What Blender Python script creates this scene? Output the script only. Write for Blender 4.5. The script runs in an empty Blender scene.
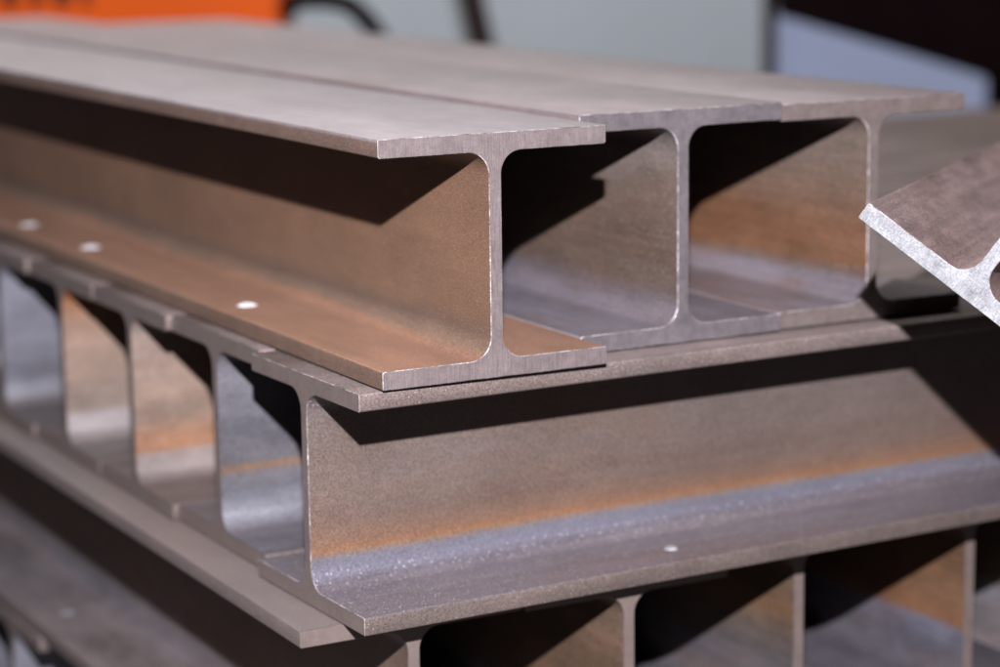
import bpy, bmesh, math, random
from mathutils import Vector, Matrix

random.seed(7)
S = bpy.context.scene
COL = S.collection


# ------------------------------------------------------------------ helpers
def lin(c):
    c = c / 255.0
    return c / 12.92 if c <= 0.04045 else ((c + 0.055) / 1.055) ** 2.4


ALB = 0.36
DESAT = 0.16


def rgb(r, g, b, k=1.0):
    k *= ALB
    m = 0.3 * r + 0.59 * g + 0.11 * b
    r, g, b = (c + (m - c) * DESAT for c in (r, g, b))
    r, b = r * 1.01, min(b * 1.01, 255)
    return (lin(r) * k, lin(g) * k, lin(b) * k, 1.0)


def tag(o, label=None, cat=None, group=None, kind=None):
    if label: o['label'] = label
    if cat: o['category'] = cat
    if group: o['group'] = group
    if kind: o['kind'] = kind
    return o


def empty(name, loc, rot=None):
    o = bpy.data.objects.new(name, None)
    o.empty_display_size = 0.05
    COL.objects.link(o)
    o.location = loc
    if rot is not None: o.rotation_euler = rot
    return o


def link_mesh(name, bm, mats, parent=None, smooth=True):
    me = bpy.data.meshes.new(name)
    bmesh.ops.recalc_face_normals(bm, faces=bm.faces[:]) if False else None
    bm.to_mesh(me); bm.free()
    for m in mats: me.materials.append(m)
    if smooth:
        me.polygons.foreach_set('use_smooth', [True] * len(me.polygons))
        me.set_sharp_from_angle(angle=math.radians(28))
    o = bpy.data.objects.new(name, me)
    COL.objects.link(o)
    if parent: o.parent = parent
    return o


# ------------------------------------------------------------------ node materials
class NT:
    def __init__(self, name):
        self.m = bpy.data.materials.new(name)
        self.m.use_nodes = True
        self.t = self.m.node_tree
        self.t.nodes.clear()
        self.out = self.t.nodes.new('ShaderNodeOutputMaterial')
        self.b = self.t.nodes.new('ShaderNodeBsdfPrincipled')
        self.t.links.new(self.b.outputs[0], self.out.inputs[0])

    def n(self, typ, **kw):
        nd = self.t.nodes.new(typ)
        for k, v in kw.items(): setattr(nd, k, v)
        return nd

    def l(self, a, b): self.t.links.new(a, b)

    def inp(self, sock, v):
        if hasattr(v, 'is_output') or isinstance(v, bpy.types.NodeSocket): self.l(v, sock)
        else: sock.default_value = v

    def math(self, op, a, b=0.0, clamp=False):
        nd = self.n('ShaderNodeMath', operation=op); nd.use_clamp = clamp
        self.inp(nd.inputs[0], a); self.inp(nd.inputs[1], b)
        return nd.outputs[0]

    def mix(self, f, a, b, blend='MIX'):
        nd = self.n('ShaderNodeMix', data_type='RGBA', blend_type=blend)
        self.inp(nd.inputs[0], f); self.inp(nd.inputs[6], a); self.inp(nd.inputs[7], b)
        return nd.outputs[2]

    def coord(self, scale, offset=(0, 0, 0)):
        tc = self.n('ShaderNodeTexCoord')
        mp = self.n('ShaderNodeMapping')
        mp.inputs['Scale'].default_value = scale
        mp.inputs['Location'].default_value = offset
        self.l(tc.outputs['Object'], mp.inputs[0])
        return mp.outputs[0]

    def noise(self, scale, offset=(0, 0, 0), detail=4, rough=0.6):
        nd = self.n('ShaderNodeTexNoise')
        nd.inputs['Scale'].default_value = 1.0
        nd.inputs['Detail'].default_value = detail
        nd.inputs['Roughness'].default_value = rough
        self.l(self.coord(scale, offset), nd.inputs['Vector'])
        return nd.outputs[0]

    def ramp(self, fac, stops, interp='LINEAR'):
        nd = self.n('ShaderNodeValToRGB')
        cr = nd.color_ramp
        cr.interpolation = interp
        while len(cr.elements) < len(stops): cr.elements.new(0.5)
        for e, (p, c) in zip(cr.elements, stops):
            e.position = p
            e.color = c if len(c) == 4 else (*c, 1)
        self.inp(nd.inputs[0], fac)
        return nd.outputs[0]

    def mapr(self, v, a, b, c, d):
        nd = self.n('ShaderNodeMapRange')
        self.inp(nd.inputs[0], v)
        for i, x in enumerate((a, b, c, d)): nd.inputs[i + 1].default_value = x
        return nd.outputs[0]


HB = 0.2


SPK = 0.4


def rolled(name, stops, seed=0, rust=0.25, rustcol=(150, 92, 52), metal=0.35, rough=0.48,
           streak=0.35, grain=0.30, sparkle=0.25, k=1.0, wob=0.012, lines=(), dirt=0.35, bumpk=1.0, mottle=0.0):
    """hot rolled mill scale: colour bands by height in the section, streaks along
    the rolling direction (local y), rust clouds, fine grain."""
    T = NT(name)
    off = (seed * 3.17, seed * 1.71, seed * 5.3)
    tc = T.n('ShaderNodeTexCoord')
    sp = T.n('ShaderNodeSeparateXYZ'); T.l(tc.outputs['Object'], sp.inputs[0])
    z = sp.outputs[2]
    wn = T.noise((14, 2.2, 14), off, 3, 0.55)
    zz = T.math('ADD', z, T.math('MULTIPLY', T.math('SUBTRACT', wn, 0.5), wob * 2))
    fz = T.math('DIVIDE', zz, HB, clamp=True)
    col = T.ramp(fz, [(p, rgb(*c, k)) for p, c in stops])
    # streaks along the rolling direction
    st = T.noise((210, 1.6, 210), off, 5, 0.65)
    st2 = T.noise((40, 1.4, 40), (off[1], off[2], off[0]), 4, 0.6)
    streak *= 0.55
    f = T.mapr(st, 0.3, 0.7, 1 - streak, 1 + streak)
    f2 = T.mapr(st2, 0.3, 0.7, 1 - streak * 0.8, 1 + streak * 0.8)
    ff = T.math('MULTIPLY', f, f2)
    # rust clouds
    if rust > 0:
        rn = T.noise((9, 2.6, 11), (off[2], off[0], off[1]), 7, 0.68)
        rf = T.math('MULTIPLY', T.mapr(rn, 0.48, 0.68, 0, 1), rust, clamp=True)
        col = T.mix(rf, col, rgb(*rustcol, k))
    # dirt / darker handling marks
    dn = T.noise((16, 7, 16), (off[0] + 9, off[1], off[2]), 6, 0.7)
    df = T.mapr(dn, 0.35, 0.65, 1 - dirt, 1 + dirt * 0.45)
    # grain
    g = T.noise((760, 620, 760), off, 1, 0.6)
    gf = T.mapr(g, 0.3, 0.7, 1 - grain * 1.25, 1 + grain * 1.25)
    g2 = T.noise((150, 110, 150), off, 3, 0.6)
    gf = T.math('MULTIPLY', gf, T.mapr(g2, 0.3, 0.7, 1 - grain * 0.12, 1 + grain * 0.12))
    if mottle:
        m1 = T.noise((55, 26, 55), (off[1], off[0], off[2]), 6, 0.72)
        gf = T.math('MULTIPLY', gf, T.mapr(m1, 0.36, 0.64, 1 - mottle, 1 + mottle * 0.6))
    tot = T.math('MULTIPLY', T.math('MULTIPLY', ff, df), gf)
    mul = T.n('ShaderNodeVectorMath', operation='SCALE')
    T.l(col, mul.inputs[0]); T.l(tot, mul.inputs[3])
    c = mul.outputs[0]
    # sparse bright specks mixed into the colour
    vo = T.n('ShaderNodeTexVoronoi'); vo.inputs['Scale'].default_value = 400
    T.l(tc.outputs['Object'], vo.inputs['Vector'])
    spk = T.math('MULTIPLY', T.math('LESS_THAN', vo.outputs['Distance'], 0.20),
                 T.math('GREATER_THAN', T.n('ShaderNodeSeparateColor').outputs[0], 0.72))
    sc = [n for n in T.t.nodes if n.bl_idname == 'ShaderNodeSeparateColor'][-1]
    T.l(vo.outputs['Color'], sc.inputs[0])
    spk = T.math('MULTIPLY', spk, sparkle)
    c = T.mix(spk, c, (0.50, 0.49, 0.48, 1))
    # thin highlight lines painted into the colour along the rolling direction
    for (x0, w, amt) in lines:
        d = T.math('ABSOLUTE', T.math('SUBTRACT', sp.outputs[0], x0))
        ln = T.math('MULTIPLY', T.math('LESS_THAN', d, w), T.mapr(T.noise((5, 40, 5), off, 4), 0.4, 0.6, 0, amt))
        c = T.mix(ln, c, (0.22, 0.20, 0.20, 1))
    T.l(c, T.b.inputs['Base Color'])
    T.b.inputs['Metallic'].default_value = metal
    T.l(T.mapr(g, 0.3, 0.7, rough - 0.08, rough + 0.10), T.b.inputs['Roughness'])
    bp = T.n('ShaderNodeBump')
    bp.inputs['Strength'].default_value = 0.28 * bumpk
    bp.inputs['Distance'].default_value = 0.0006
    hh = T.math('ADD', g, T.math('MULTIPLY', st, 0.25))
    T.l(hh, bp.inputs['Height'])
    T.l(bp.outputs[0], T.b.inputs['Normal'])
    return T.m


def cut_end(name, c1, c2, seed=0, metal=0.45, rough=0.42, lines=0.16, mott=0.12, grain=0.16, scale=(900, 40, 45), k=1.0):
    """sawn end: fine parallel saw marks and soft mottling"""
    T = NT(name)
    off = (seed * 2.3, seed, seed * 4.1)
    n1 = T.noise(scale, off, 3, 0.7)
    n2 = T.noise((42, 10, 42), off, 5, 0.65)
    n3 = T.noise((620, 300, 620), off, 2, 0.7)
    col = T.mix(T.mapr(n2, 0.35, 0.65, 0, 1), rgb(*c1, k), rgb(*c2, k))
    f = T.math('MULTIPLY', T.mapr(n1, 0.3, 0.7, 1 - lines, 1 + lines), T.mapr(n3, 0.3, 0.7, 1 - grain, 1 + grain))
    n4 = T.noise((110, 20, 130), (off[2], off[1], off[0]), 4, 0.6)
    f = T.math('MULTIPLY', f, T.mapr(n4, 0.3, 0.7, 1 - mott, 1 + mott))
    mul = T.n('ShaderNodeVectorMath', operation='SCALE')
    T.l(col, mul.inputs[0]); T.l(f, mul.inputs[3])
    T.l(mul.outputs[0], T.b.inputs['Base Color'])
    T.b.inputs['Metallic'].default_value = metal
    T.b.inputs['Roughness'].default_value = rough
    bp = T.n('ShaderNodeBump')
    bp.inputs['Strength'].default_value = 0.2
    bp.inputs['Distance'].default_value = 0.0004
    T.l(T.math('ADD', n1, n3), bp.inputs['Height'])
    T.l(bp.outputs[0], T.b.inputs['Normal'])
    return T.m


def plain(name, c, rough=0.6, metal=0.0, var=0.12, scale=3.0, k=1.0, raw=False, spec=0.5):
    T = NT(name)
    n1 = T.noise((scale,) * 3, (1, 2, 3), 5, 0.6)
    f = T.mapr(n1, 0.3, 0.7, 1 - var, 1 + var)
    mul = T.n('ShaderNodeVectorMath', operation='SCALE')
    mul.inputs[0].default_value = [lin(q) * k * ALB for q in c] if raw else rgb(*c, k)[:3]
    T.b.inputs['Specular IOR Level'].default_value = spec
    T.l(f, mul.inputs[3])
    T.l(mul.outputs[0], T.b.inputs['Base Color'])
    T.b.inputs['Roughness'].default_value = rough
    T.b.inputs['Metallic'].default_value = metal
    return T.m


# ------------------------------------------------------------------ the H section
def profile(h, b, tf, tw, r, toe=0.0022, nf=12):
    """right half, from bottom centre outwards and up, then mirrored.
    returns list of (x, z, nx, nz) counter clockwise and marks for the two web cuts"""
    def arc(cx, cz, rad, a0, a1, n, inv=False):
        out = []
        for i in range(n + 1):
            a = math.radians(a0 + (a1 - a0) * i / n)
            s = -1 if inv else 1
            out.append((cx + rad * math.cos(a), cz + rad * math.sin(a), s * math.cos(a), s * math.sin(a)))
        return out
    R = []
    R += arc(b / 2 - 0.0008, 0.0008, 0.0008, -90, 0, 2)                   # bottom toe, sharp
    R += arc(b / 2 - toe, tf - toe, toe, 0, 90, 4)                        # upper toe, rolled round
    R += arc(tw / 2 + r, tf + r, r, 270, 180, nf, True)                   # fillet
    cutlo = len(R)
    R.append((tw / 2, tf + r + 0.003, 1, 0))
    lo = R[:]
    hi = [(x, h - z, nx, -nz) for x, z, nx, nz in reversed(lo)]
    return lo, hi


def beam(name, L, mats, label, cat, group, loc, rot, h=0.2, b=0.208, tf=0.0151, tw=0.0112, r=0.019,
         spots=(), spot_mat=None, uspots=(), ch=0.0005, cut_far=True):
    """mats = (inner, outer, end, burr)"""
    root = empty(name, loc, rot)
    tag(root, label, cat, group, 'thing')
    lo, hi = profile(h, b, tf, tw, r)

    def ring(bm, pts, y, inset):
        return [bm.verts.new((x - nx * inset, y, z - nz * inset)) for x, z, nx, nz in pts]

    def solid(nm, pts, skip, inner_test):
        bm = bmesh.new()
        n = len(pts)
        rs = [ring(bm, pts, 0, ch), ring(bm, pts, ch, 0), ring(bm, pts, L - ch, 0), ring(bm, pts, L, ch)]
        for ri in range(3):
            for i in range(n):
                j = (i + 1) % n
                if (i, j) in skip: continue
                fc = bm.faces.new((rs[ri][i], rs[ri][j], rs[ri + 1][j], rs[ri + 1][i]))
                if ri != 1: fc.material_index = 3
                else:
                    zc = (pts[i][1] + pts[j][1]) / 2; xc = (pts[i][0] + pts[j][0]) / 2
                    fc.material_index = 0 if inner_test(xc, zc) else 1
        c1 = bm.faces.new(list(reversed(rs[0]))); c1.material_index = 2
        c2 = bm.faces.new(rs[3]); c2.material_index = 2
        # orientation: make every side face point outwards
        bmesh.ops.recalc_face_normals(bm, faces=bm.faces[:])
        f0 = c1.normal
        c1.normal_update()
        if c1.normal.y > 0:
            bmesh.ops.reverse_faces(bm, faces=bm.faces[:])
        return link_mesh(nm, bm, mats, root)

    left_lo = [(-x, z, -nx, nz) for x, z, nx, nz in reversed(lo)]
    P = lo + left_lo
    nlo = len(lo)
    inn = lambda x, z: (tf - 0.0006 < z < h - tf + 0.0006)
    solid('lower_flange', P, {(nlo - 1, nlo)}, inn)
    left_hi = [(-x, z, -nx, nz) for x, z, nx, nz in reversed(hi)]
    P2 = hi + left_hi
    n2 = len(hi)
    solid('upper_flange', P2, {(len(P2) - 1, 0)}, inn)
    a, c = lo[-1], hi[0]
    W = [a, c, (-c[0], c[1], -1, 0), (-a[0], a[1], -1, 0)]
    solid('web', W, {(1, 2), (3, 0)}, inn)
    for (sx, sy, rr) in spots:
        spot(root, sx, sy, tf, rr, spot_mat)
    return root


def spot(root, sx, sy, z, rr, mat):
    """a shallow ground dimple of bare metal with a raised burr round it"""
    bm = bmesh.new()
    prof = [(0.0, 0.0002), (0.55, 0.0003), (0.78, 0.0007), (0.95, 0.0013), (1.08, 0.0011), (1.25, 0.0001)]
    N = 28
    rings = []
    for k, (q, zz) in enumerate(prof):
        if k == 0:
            rings.append([bm.verts.new((sx, sy, z + zz))]); continue
        rings.append([bm.verts.new((sx + q * rr * math.cos(2 * math.pi * i / N) * (1 + 0.10 * math.sin(3 * 2 * math.pi * i / N + sx * 900) + 0.06 * math.sin(5 * 2 * math.pi * i / N)),
                                    sy + q * rr * math.sin(2 * math.pi * i / N), z + zz)) for i in range(N)])
    for i in range(N):
        bm.faces.new((rings[0][0], rings[1][i], rings[1][(i + 1) % N]))
        for k in range(1, len(rings) - 1):
            bm.faces.new((rings[k][i], rings[k + 1][i], rings[k + 1][(i + 1) % N], rings[k][(i + 1) % N]))
    bmesh.ops.recalc_face_normals(bm, faces=bm.faces[:])
    o = link_mesh('ground_spot', bm, [mat], root)
    o['label'] = 'small round bright spot of bare metal on the flange'
    return o


# ------------------------------------------------------------------ materials
BURR = cut_end('burr_edge', (240, 234, 232), (110, 100, 96), 3, 0.4, 0.38, 0.2, 0.6, 0.5, k=1.35)
BURRD = cut_end('burr_dull', (150, 138, 130), (120, 108, 100), 5, 0.5, 0.4, 0.2, 0.35, 0.3)
SPOT_GREY = cut_end('dull_spot', (226, 226, 230), (150, 146, 146), 9, 0.2, 0.45, 0.05, 0.3, 0.2, k=0.95)
SPOT = cut_end('bare_spot', (250, 250, 252), (205, 203, 203), 8, 0.15, 0.45, 0.1, 0.15, 0.1, k=2.2)

TOP = rolled('top_scale', [(0.0, (195, 176, 174)), (1.0, (195, 176, 174))], 1, 0.5, (172, 138, 122),
             0.25, 0.50, 0.10, 0.16, 0.25, 1.0, dirt=0.18, bumpk=0.8, mottle=0.12)
TOE_B = rolled('toe_scale', [(0.0, (142, 126, 116)), (0.05, (142, 126, 116)), (0.9, (142, 126, 118)), (0.985, (160, 142, 134)), (1.0, (188, 168, 160))], 4, 0.3, (150, 110, 80), 0.35, 0.45,  # last stop brightens the upper face in colour to make up for missing light
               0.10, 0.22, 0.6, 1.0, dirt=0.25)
A1_IN = rolled('rusty_inner', [(0.06, (216, 160, 124)), (0.085, (206, 152, 116)), (0.11, (168, 136, 110)), (0.17, (144, 118, 98)),  # lowest stops lifted to put overhead light into the flange colour
                               (0.24, (164, 126, 96)), (0.5, (170, 126, 94)), (0.8, (168, 124, 92)), (1.0, (150, 110, 85))],
               2, 0.30, (186, 132, 92), 0.15, 0.55, 0.05, 0.22, 0.15, 1.0, dirt=0.16)
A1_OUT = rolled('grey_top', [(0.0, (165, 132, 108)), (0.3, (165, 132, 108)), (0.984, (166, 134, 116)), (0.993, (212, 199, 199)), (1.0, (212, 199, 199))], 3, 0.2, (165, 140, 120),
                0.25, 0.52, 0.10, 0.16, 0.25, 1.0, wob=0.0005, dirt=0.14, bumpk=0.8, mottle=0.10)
A1_END = cut_end('sawn_end_warm', (160, 145, 142), (146, 131, 128), 1, 0.30, 0.42, 0.26, 0.13, 0.16)
A2_IN = rolled('blue_brown_inner', [(0.06, (176, 168, 174)), (0.09, (172, 166, 178)), (0.17, (162, 156, 166)), (0.24, (150, 132, 120)),
                                    (0.4, (150, 126, 106)), (0.6, (160, 136, 118)), (0.8, (170, 154, 142)), (1.0, (150, 140, 130))],
               6, 0.3, (160, 110, 70), 0.35, 0.46, 0.16, 0.22, 0.3, 1.0, dirt=0.25)
A3_IN = rolled('orange_inner', [(0.06, (178, 166, 170)), (0.16, (166, 156, 164)), (0.19, (156, 136, 126)), (0.24, (172, 120, 82)), (0.40, (174, 122, 86)),
                                (0.55, (160, 124, 98)), (0.7, (158, 136, 118)), (1.0, (150, 132, 118))],
               11, 0.55, (182, 116, 66), 0.28, 0.50, 0.22, 0.2, 0.2, 1.0, dirt=0.25)
A2_END = cut_end('sawn_end_grey', (156, 146, 148), (136, 128, 130), 4, 0.4, 0.40, 0.14, 0.16, 0.14)
A3_END = cut_end('sawn_end_brown', (164, 148, 140), (150, 134, 126), 6, 0.4, 0.42, 0.10, 0.14, 0.14)

B1_IN = rolled('speckled_web', [(0.06, (160, 149, 154)), (0.085, (155, 145, 151)), (0.105, (138, 130, 138)), (0.13, (146, 144, 160)), (0.17, (150, 149, 163)), (0.187, (156, 150, 156)),  # flange stops raised in colour to stand in for light from above
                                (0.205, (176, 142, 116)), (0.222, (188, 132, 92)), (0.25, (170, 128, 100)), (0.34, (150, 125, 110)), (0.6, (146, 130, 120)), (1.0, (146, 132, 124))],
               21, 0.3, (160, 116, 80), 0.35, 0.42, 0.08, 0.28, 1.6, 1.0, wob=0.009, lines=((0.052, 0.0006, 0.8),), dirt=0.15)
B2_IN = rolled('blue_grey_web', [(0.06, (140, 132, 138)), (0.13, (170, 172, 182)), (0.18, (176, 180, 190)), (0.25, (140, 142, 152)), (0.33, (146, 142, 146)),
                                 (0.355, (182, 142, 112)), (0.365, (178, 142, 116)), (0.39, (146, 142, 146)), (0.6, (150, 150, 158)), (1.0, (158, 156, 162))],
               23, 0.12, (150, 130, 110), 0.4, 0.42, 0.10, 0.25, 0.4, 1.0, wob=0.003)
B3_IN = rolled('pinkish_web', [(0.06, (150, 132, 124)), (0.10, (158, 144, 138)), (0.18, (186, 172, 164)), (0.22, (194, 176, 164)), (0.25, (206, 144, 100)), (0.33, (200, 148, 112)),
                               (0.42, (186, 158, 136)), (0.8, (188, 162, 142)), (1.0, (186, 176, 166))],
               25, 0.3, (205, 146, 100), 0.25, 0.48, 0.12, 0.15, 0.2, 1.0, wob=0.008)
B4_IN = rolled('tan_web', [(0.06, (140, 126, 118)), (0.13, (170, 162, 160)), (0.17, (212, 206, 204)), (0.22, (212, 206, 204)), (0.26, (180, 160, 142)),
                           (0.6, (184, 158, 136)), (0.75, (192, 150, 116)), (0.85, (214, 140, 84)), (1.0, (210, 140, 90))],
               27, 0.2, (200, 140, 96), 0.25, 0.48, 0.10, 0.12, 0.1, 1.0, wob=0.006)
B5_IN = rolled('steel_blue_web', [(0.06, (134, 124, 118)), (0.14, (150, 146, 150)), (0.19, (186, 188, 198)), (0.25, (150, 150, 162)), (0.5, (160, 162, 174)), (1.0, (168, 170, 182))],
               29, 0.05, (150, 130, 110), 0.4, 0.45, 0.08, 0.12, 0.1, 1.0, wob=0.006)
B_OUT = TOE_B
B_END = cut_end('sheared_end', (168, 152, 142), (156, 140, 130), 9, 0.3, 0.45, 0.05, 0.08, 0.12, scale=(200, 40, 300))

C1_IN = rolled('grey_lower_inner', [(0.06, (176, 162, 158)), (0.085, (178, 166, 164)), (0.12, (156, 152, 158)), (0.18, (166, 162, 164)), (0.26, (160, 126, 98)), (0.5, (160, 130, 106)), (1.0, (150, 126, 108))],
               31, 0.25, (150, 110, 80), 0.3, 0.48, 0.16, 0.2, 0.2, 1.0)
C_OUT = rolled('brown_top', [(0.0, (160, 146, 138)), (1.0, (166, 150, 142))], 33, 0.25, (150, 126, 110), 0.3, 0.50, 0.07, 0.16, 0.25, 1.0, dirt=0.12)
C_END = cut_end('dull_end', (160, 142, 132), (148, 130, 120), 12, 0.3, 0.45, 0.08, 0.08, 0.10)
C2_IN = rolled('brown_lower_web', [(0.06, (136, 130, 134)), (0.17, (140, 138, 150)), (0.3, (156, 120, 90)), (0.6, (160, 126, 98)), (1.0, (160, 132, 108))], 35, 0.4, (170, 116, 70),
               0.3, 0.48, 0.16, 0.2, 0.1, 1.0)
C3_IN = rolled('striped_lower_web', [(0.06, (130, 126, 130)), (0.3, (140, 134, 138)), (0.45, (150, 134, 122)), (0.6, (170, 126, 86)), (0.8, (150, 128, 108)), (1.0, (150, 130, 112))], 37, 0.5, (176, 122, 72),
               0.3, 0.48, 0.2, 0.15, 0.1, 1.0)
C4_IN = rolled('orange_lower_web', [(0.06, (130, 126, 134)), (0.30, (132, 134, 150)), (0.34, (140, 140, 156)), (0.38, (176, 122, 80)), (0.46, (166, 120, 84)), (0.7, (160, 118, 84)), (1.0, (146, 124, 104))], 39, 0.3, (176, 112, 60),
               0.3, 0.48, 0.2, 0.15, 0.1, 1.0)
D_IN = rolled('violet_brown_inner', [(0.06, (194, 166, 158)), (0.12, (192, 168, 162)), (0.25, (176, 158, 160)), (1.0, (168, 146, 140))], 41, 0.6, (160, 122, 102), 0.3, 0.46, 0.28, 0.22, 0.2, 1.0, dirt=0.28, wob=0.02, mottle=0.2)
D_END = cut_end('bright_cut_end', (206, 210, 211), (162, 166, 168), 14, 0.30, 0.42, 0.20, 0.22, 0.34, scale=(900, 40, 60))
SIDE = rolled('dull_brown_scale', [(0.0, (136, 122, 112)), (1.0, (136, 122, 112))], 43, 0.2, (140, 118, 100), 0.3, 0.5, 0.12, 0.1, 0.05, 1.0)

# ------------------------------------------------------------------ top layer (axis = +y, end at y = 0)
GA = 'H-beams of the top layer'
b = 0.208
beam('steel_girder', 2.2, (A1_IN, A1_OUT, A1_END, BURR),
     'rust-brown H-beam on top at the front left, its sawn end jutting out furthest', 'steel beam', GA,
     (b / 2, 0, 0), (0, 0, 0), spots=((0.0312 - b / 2, 0.353, 0.0075), (0.0325 - b / 2, 0.795, 0.0085), (0.032 - b / 2, 1.012, 0.0085)), spot_mat=SPOT)
beam('steel_girder', 2.06, (A2_IN, TOP, A2_END, BURR),
     'middle H-beam of the top three, bluish lower flange, grey end set back', 'steel beam', GA,
     (0.211 + b / 2, 0.048, 0), (0, 0, 0.004), h=0.2042)
beam('steel_girder', 1.80, (A3_IN, TOP, A3_END, BURR),
     'right-hand H-beam of the top three with an orange rust band on its web', 'steel beam', GA,
     (0.4205 + b / 2, 0.054, 0), (0, 0, 0), h=0.2018)

# ------------------------------------------------------------------ second layer (axis = +x)
GB = 'H-beams of the second layer'
zB = -0.0018 - 0.2
Bs = [(-0.021, 0.0058 + b / 2, 0.025, B1_IN, 'speckled grey-brown H-beam lying crosswise at the front, orange line along its web'),
      (-0.0135, 0.327, 0.006, B2_IN, 'blue-grey H-beam end right behind the speckled crosswise beam, thin orange line low down'),
      (-0.020, 0.5365, 0.0, B3_IN, 'pinkish-tan H-beam end with an orange stain low on its web'),
      (-0.0215, 0.7455, 0.0, B4_IN, 'tan H-beam end with bright orange rust at the top of its web'),
      (-0.026, 0.9545, 0.0, B5_IN, 'pale steel-blue H-beam end at the far left edge of the crosswise layer'),
      (-0.02, 1.1635, 0.0, B5_IN, 'crosswise H-beam third from the back, its blurred top showing behind the tipped beam'),
      (-0.02, 1.3725, 0.0, B4_IN, 'crosswise H-beam second from the back, its blurred top showing behind the tipped beam'),
      (-0.02, 1.5815, 0.0, B3_IN, 'rearmost crosswise H-beam, its blurred top below the pale blue-grey panel')]
for i, (x, y, yaw, m, lab) in enumerate(Bs):
    sp = ((-(0.0523 - 0.0058 - 0.3042 * 0.025) + b / 2, 0.325, 0.0050),) if i == 0 else ()
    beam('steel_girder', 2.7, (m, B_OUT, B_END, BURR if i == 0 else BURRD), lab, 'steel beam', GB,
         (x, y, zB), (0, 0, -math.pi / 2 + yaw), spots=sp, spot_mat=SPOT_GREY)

# ------------------------------------------------------------------ third layer (axis = +y)
GC = 'H-beams of the third layer'
zC = zB - 0.0011 - 0.2
Cs = [(-0.0572 + b / 2, 0.049, C1_IN, 'lower left H-beam, its long brown flange running back under the crosswise beam ends'),
      (0.2555, 0.043, C2_IN, 'brown H-beam below the speckled crosswise beam, fillets lit at the top of its web'),
      (0.4640, 0.078, C3_IN, 'H-beam with a yellowish striped web, below the bright spot of the speckled beam'),
      (0.6725, 0.083, C4_IN, 'H-beam at lower right with a vivid orange and blue striped web'),
      (0.8810, 0.087, C1_IN, 'greyish H-beam cut off by the right edge at the bottom corner')]
for i, (x, y, m, lab) in enumerate(Cs):
    sp = ((-0.0189 - x, 0.781 - y, 0.007),) if i == 0 else ()
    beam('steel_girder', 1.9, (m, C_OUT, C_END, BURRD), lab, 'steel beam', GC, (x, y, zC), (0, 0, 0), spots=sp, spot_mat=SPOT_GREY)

# ------------------------------------------------------------------ bottom layer (axis = +x)
zE = zC - 0.002 - 0.2
for i in range(2):
    beam('steel_girder', 2.0, (B5_IN, B_OUT, B_END, BURRD),
         ['blue-grey H-beam glimpsed at the bottom left corner, under the lower left beam',
          'rear H-beam of the bottom layer, in shade at the lower left'][i], 'steel beam',
         'H-beams of the bottom layer', (-0.06, 0.86 + i * 0.22, zE), (0, 0, -math.pi / 2))

# ------------------------------------------------------------------ tilted beam at right
CAM = Vector((-0.79409, -1.6554, 0.38372))
ROT = (1.38829142, 0.01289, -0.50065)
FPX = 2356.2
from mathutils import Euler
RM = Euler(ROT, 'XYZ').to_matrix()
# its end corner and axis, as measured: world position of the upper toe and the three axes of the section
T0 = Vector(((868.7 - 500) / FPX, -(202.5 - 333.5) / FPX, -1)) * 1.86
VP = Vector(((868.7 + 132 * 5.5 - 500) / FPX, -(202.5 - 62 * 5.5 - 333.5) / FPX, -1)).normalized()
nn = Vector(((868.7 - 500) / FPX, -(202.5 - 333.5) / FPX, -1)).cross(Vector(((949 - 500) / FPX, -(264 - 333.5) / FPX, -1)))
fd = nn.cross(VP).normalized()
if fd.x < 0: fd = -fd
wd = VP.cross(fd)
if wd.y < 0: wd = -wd
ax, fx, wx = RM @ VP, RM @ fd, RM @ wd
org = CAM + RM @ T0 + fx * (b / 2) - wx * 0.0151
M = Matrix((fx, ax, wx)).transposed().to_4x4()
dbeam = beam('steel_girder', 1.1, (D_IN, C_OUT, D_END, BURR),
             'H-beam tipped on edge at the right with a bright freshly cut silvery end', 'steel beam', None,
             org, M.to_euler('XYZ'), h=0.212)

# ------------------------------------------------------------------ background
def box(bm, lo, hi, mi=0, bevel=0.0):
    r = bmesh.ops.create_cube(bm, size=1)
    for v in r['verts']:
        v.co = Vector([lo[k] + (v.co[k] + 0.5) * (hi[k] - lo[k]) for k in range(3)])
    fs = {f for v in r['verts'] for f in v.link_faces}
    for f in fs: f.material_index = mi
    if bevel:
        es = {e for v in r['verts'] for e in v.link_edges}
        bmesh.ops.bevel(bm, geom=list(es), offset=bevel, segments=2, affect='EDGES')


def ray(u, v):
    return RM @ Vector(((u - 500) / FPX, -(v - 333.5) / FPX, -1))


exec_bg = True
# floor
bm = bmesh.new()
bmesh.ops.create_grid(bm, x_segments=1, y_segments=1, size=14)
fl = link_mesh('floor', bm, [plain('concrete', (96, 92, 90), 0.8, 0, 0.25, 2.0)], None, False)
fl.location = (0, 2, zE)
tag(fl, kind='structure')
zF = zE

# camera frame on the ground, so far things stand square to the view
fwd = Vector((math.sin(0.50065), math.cos(0.50065), 0))
rgt = Vector((math.cos(0.50065), -math.sin(0.50065), 0))
yawv = -0.50065


def place(depth, side):
    p = CAM + fwd * depth + rgt * side
    return Vector((p.x, p.y, 0))


# pale wall
def face_camera(o, depth, side, z=0.0):
    o.location = place(depth, side) + Vector((0, 0, z))
    o.rotation_euler = (0, 0, yawv)
    return o


bm = bmesh.new()
box(bm, (-4.5, 0, 0), (0.755, 0.12, 3.0), 0, 0.01)
wl = link_mesh('wall', bm, [plain('pale_paint', (200, 215, 222), 0.7, 0, 0.05, 1.2)], None)
face_camera(wl, 6.0, 0, zF)
tag(wl, 'blurred pale grey-green painted wall behind the stack', 'wall', kind='thing')

zt = CAM.z
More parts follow.
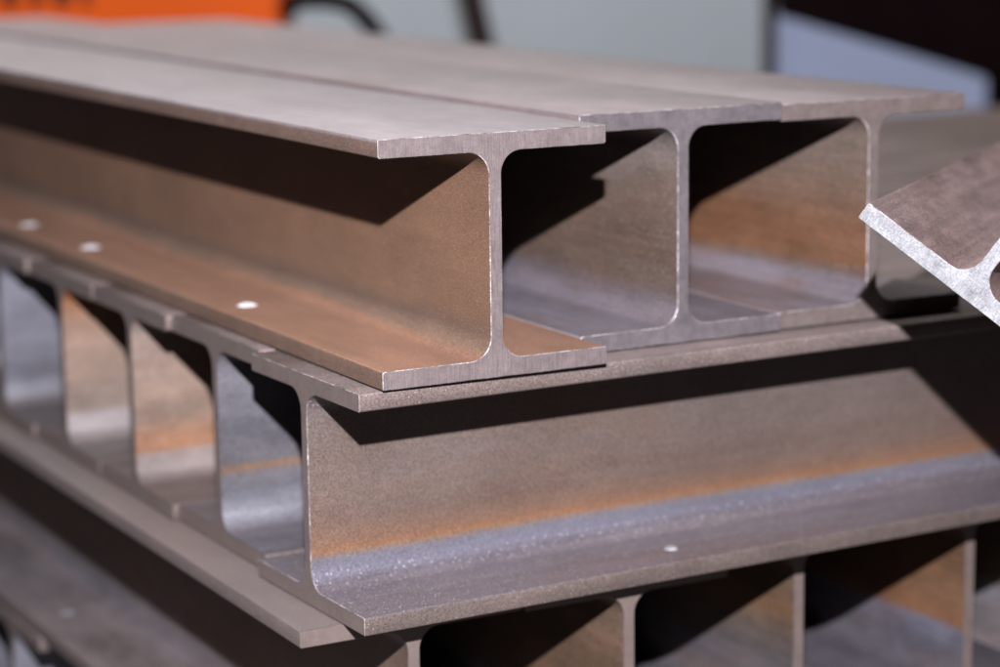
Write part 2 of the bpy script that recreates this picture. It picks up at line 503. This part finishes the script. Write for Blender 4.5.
# dark post against the wall
DARK = plain('dark_steel', (62, 44, 42), 0.7, 0.0, 0.2, 6, spec=0.1)
BLACK = plain('black_rubber', (30, 14, 16), 0.9, 0.0, 0.2, 6, spec=0.03)
bm = bmesh.new()
box(bm, (-0.028, -0.02, -1.2), (0.028, 0.02, 0.6), 0, 0.006)
post = link_mesh('leaning_bar', bm, [DARK])
face_camera(post, 5.2, -0.10, zt - 0.05)
post.rotation_euler = (0, math.radians(-12), yawv)
tag(post, 'thin dark upright bar leaning a little against the pale wall', 'bar', kind='thing')


def tube(name, pts, r, mats, parent=None, n=12):
    cu = bpy.data.curves.new(name, 'CURVE'); cu.dimensions = '3D'
    sp = cu.splines.new('POLY'); sp.points.add(len(pts) - 1)
    for q, pnt in zip(sp.points, pts): q.co = (*pnt, 1)
    cu.bevel_depth = r; cu.bevel_resolution = 4; cu.use_fill_caps = True
    tmp = bpy.data.objects.new(name + '_tmp', cu); COL.objects.link(tmp)
    dg = bpy.context.evaluated_depsgraph_get()
    me = bpy.data.meshes.new_from_object(tmp.evaluated_get(dg))
    bpy.data.objects.remove(tmp); bpy.data.curves.remove(cu)
    me.materials.clear()
    for m in mats: me.materials.append(m)
    o = bpy.data.objects.new(name, me); COL.objects.link(o)
    if parent: o.parent = parent
    return o


# orange machine with a black tubular handle, far left
def P5(u, v, depth):
    r_ = ray(u, v)
    return CAM + r_ * (depth)


mach = empty('orange_machine', (0, 0, 0))
DM = 4.6
bl = P5(-120, 60, DM); 
mach.location = (bl.x, bl.y, 0); mach.rotation_euler = (0, 0, yawv)
tag(mach, 'out of focus orange machine housing with black tubular handle at the far upper left', 'machine', kind='thing')
ppm = DM / FPX
wM = 398 * ppm
zb = P5(100, 36, DM).z
bm = bmesh.new()
box(bm, (0, 0, zb - 0.02), (wM, 0.4, zb + 0.30), 0, 0.012)
link_mesh('housing', bm, [plain('orange_paint', (255, 104, 10), 0.55, 0, 0.06, 3, k=1.6, raw=True, spec=0.1)], mach)
bm = bmesh.new()
for i, (x0, w_) in enumerate(((0.245, 0.030), (0.30, 0.022), (0.345, 0.034), (0.40, 0.018))):
    box(bm, (x0, -0.004, zb + 0.062), (x0 + w_, 0.003, zb + 0.12), 0, 0.002)
link_mesh('marking', bm, [DARK], mach)
bm = bmesh.new()
box(bm, (0.02, 0.05, zF), (wM - 0.02, 0.35, zb - 0.021), 0, 0.01)
link_mesh('base', bm, [BLACK], mach)
H0 = [(wM + 0.001, 0.15, zb + 0.035), (wM + 0.03, 0.12, zb + 0.060), (wM + 0.09, 0.10, zb + 0.062), (wM + 0.135, 0.10, zb + 0.052),
      (wM + 0.165, 0.10, zb + 0.025), (wM + 0.19, 0.10, zb - 0.01), (wM + 0.215, 0.10, zb - 0.06), (wM + 0.25, 0.12, zb - 0.2)]
tube('handle', H0, 0.019, [BLACK], mach)

# machine at upper right: dark boom over a pale blue-grey panel
eq = empty('parked_machine', place(5.0, 0.0)); eq.rotation_euler = (0, 0, yawv)
tag(eq, 'blurred dark machine with pale blue-grey panel under a slanting black boom, upper right', 'machine', kind='thing')
q = 5.0 / FPX
def at(u, v):   # local x,z of an image point on the plane of that machine
    r_ = P5(u, v, 5.0) - place(5.0, 0)
    return (r_.dot(rgt), r_.z)
x0, z0 = at(776, 20); x1, z1 = at(988, 120)
bm = bmesh.new()
box(bm, (x0, 0, z1 - 0.6), (x1, 0.05, at(800, -20)[1]), 0, 0.02)
link_mesh('panel', bm, [plain('blue_grey_paint', (170, 182, 208), 0.6, 0, 0.05, 2, k=1.8, raw=True, spec=0.2)], eq)
bm = bmesh.new()
pa = [at(774, -60), at(774, 9), at(880, 40), at(985, 72), at(1080, 100), at(1080, -60)]
vs = [bm.verts.new((x, -0.10, z)) for x, z in pa]; f = bm.faces.new(vs)
r_ = bmesh.ops.extrude_face_region(bm, geom=[f])
for v in r_['geom']:
    if isinstance(v, bmesh.types.BMVert): v.co.y += 0.09
bmesh.ops.recalc_face_normals(bm, faces=bm.faces[:])
link_mesh('boom', bm, [BLACK], eq)
bm = bmesh.new()
xx = at(990, 0)[0]
box(bm, (xx, -0.02, zF), (xx + 0.4, 0.2, at(0, 90)[1] + 0.25), 0, 0.01)
link_mesh('side_housing', bm, [BLACK], eq)
bm = bmesh.new()
xx = at(767, 0)[0]
box(bm, (xx - 0.012, -0.03, zF), (xx + 0.012, 0.02, zt + 0.8), 0, 0.004)
link_mesh('frame_post', bm, [DARK], eq)

S_render = S.render
# ------------------------------------------------------------------ camera
cd = bpy.data.cameras.new('camera')
cam = bpy.data.objects.new('camera', cd)
COL.objects.link(cam)
cam.location = CAM
cam.rotation_euler = ROT
cd.sensor_width = 36
cd.lens = 36 * FPX / 1000
cd.clip_start = 0.05
cd.clip_end = 100
cd.dof.use_dof = True
cd.dof.focus_distance = 1.86
cd.dof.aperture_fstop = 2.9
S.camera = cam

# ------------------------------------------------------------------ light
W = bpy.data.worlds.new('World'); S.world = W
W.use_nodes = True
bgn = W.node_tree.nodes['Background']
bgn.inputs[0].default_value = (1.0, 0.20, 0.18, 1)
bgn.inputs[1].default_value = 0.026


def area(name, loc, target, size, power, col=(1, 1, 1)):
    l = bpy.data.lights.new(name, 'AREA')
    l.shape = 'RECTANGLE'; l.size, l.size_y = size
    l.energy = power; l.color = col
    o = bpy.data.objects.new(name, l); COL.objects.link(o)
    o.location = loc
    o.rotation_euler = (Vector(target) - Vector(loc)).to_track_quat('-Z', 'Y').to_euler()
    return o


# the hard lamp above the camera that throws the black shadows
area('flash_lamp', (-0.79, -1.655, 0.87), (0.3, 0.1, 0.0), (0.035, 0.02), 232, (1.0, 0.97, 1.05))
# unseen fill lamp added over the far side: lights the wall and glances off the top flanges
area('fill_lamp', place(4.6, -0.6) + Vector((0, 0, 2.6)), place(5.4, -0.6) + Vector((0, 0, 0.0)), (3.0, 0.8), 150, (1.0, 0.975, 0.95))

S.view_settings.view_transform = 'Standard'
S.view_settings.look = 'None'
S.view_settings.exposure = 0
S.view_settings.gamma = 1
S.cycles.use_denoising = True
S.cycles.max_bounces = 4
S.cycles.diffuse_bounces = 1
S.cycles.glossy_bounces = 2
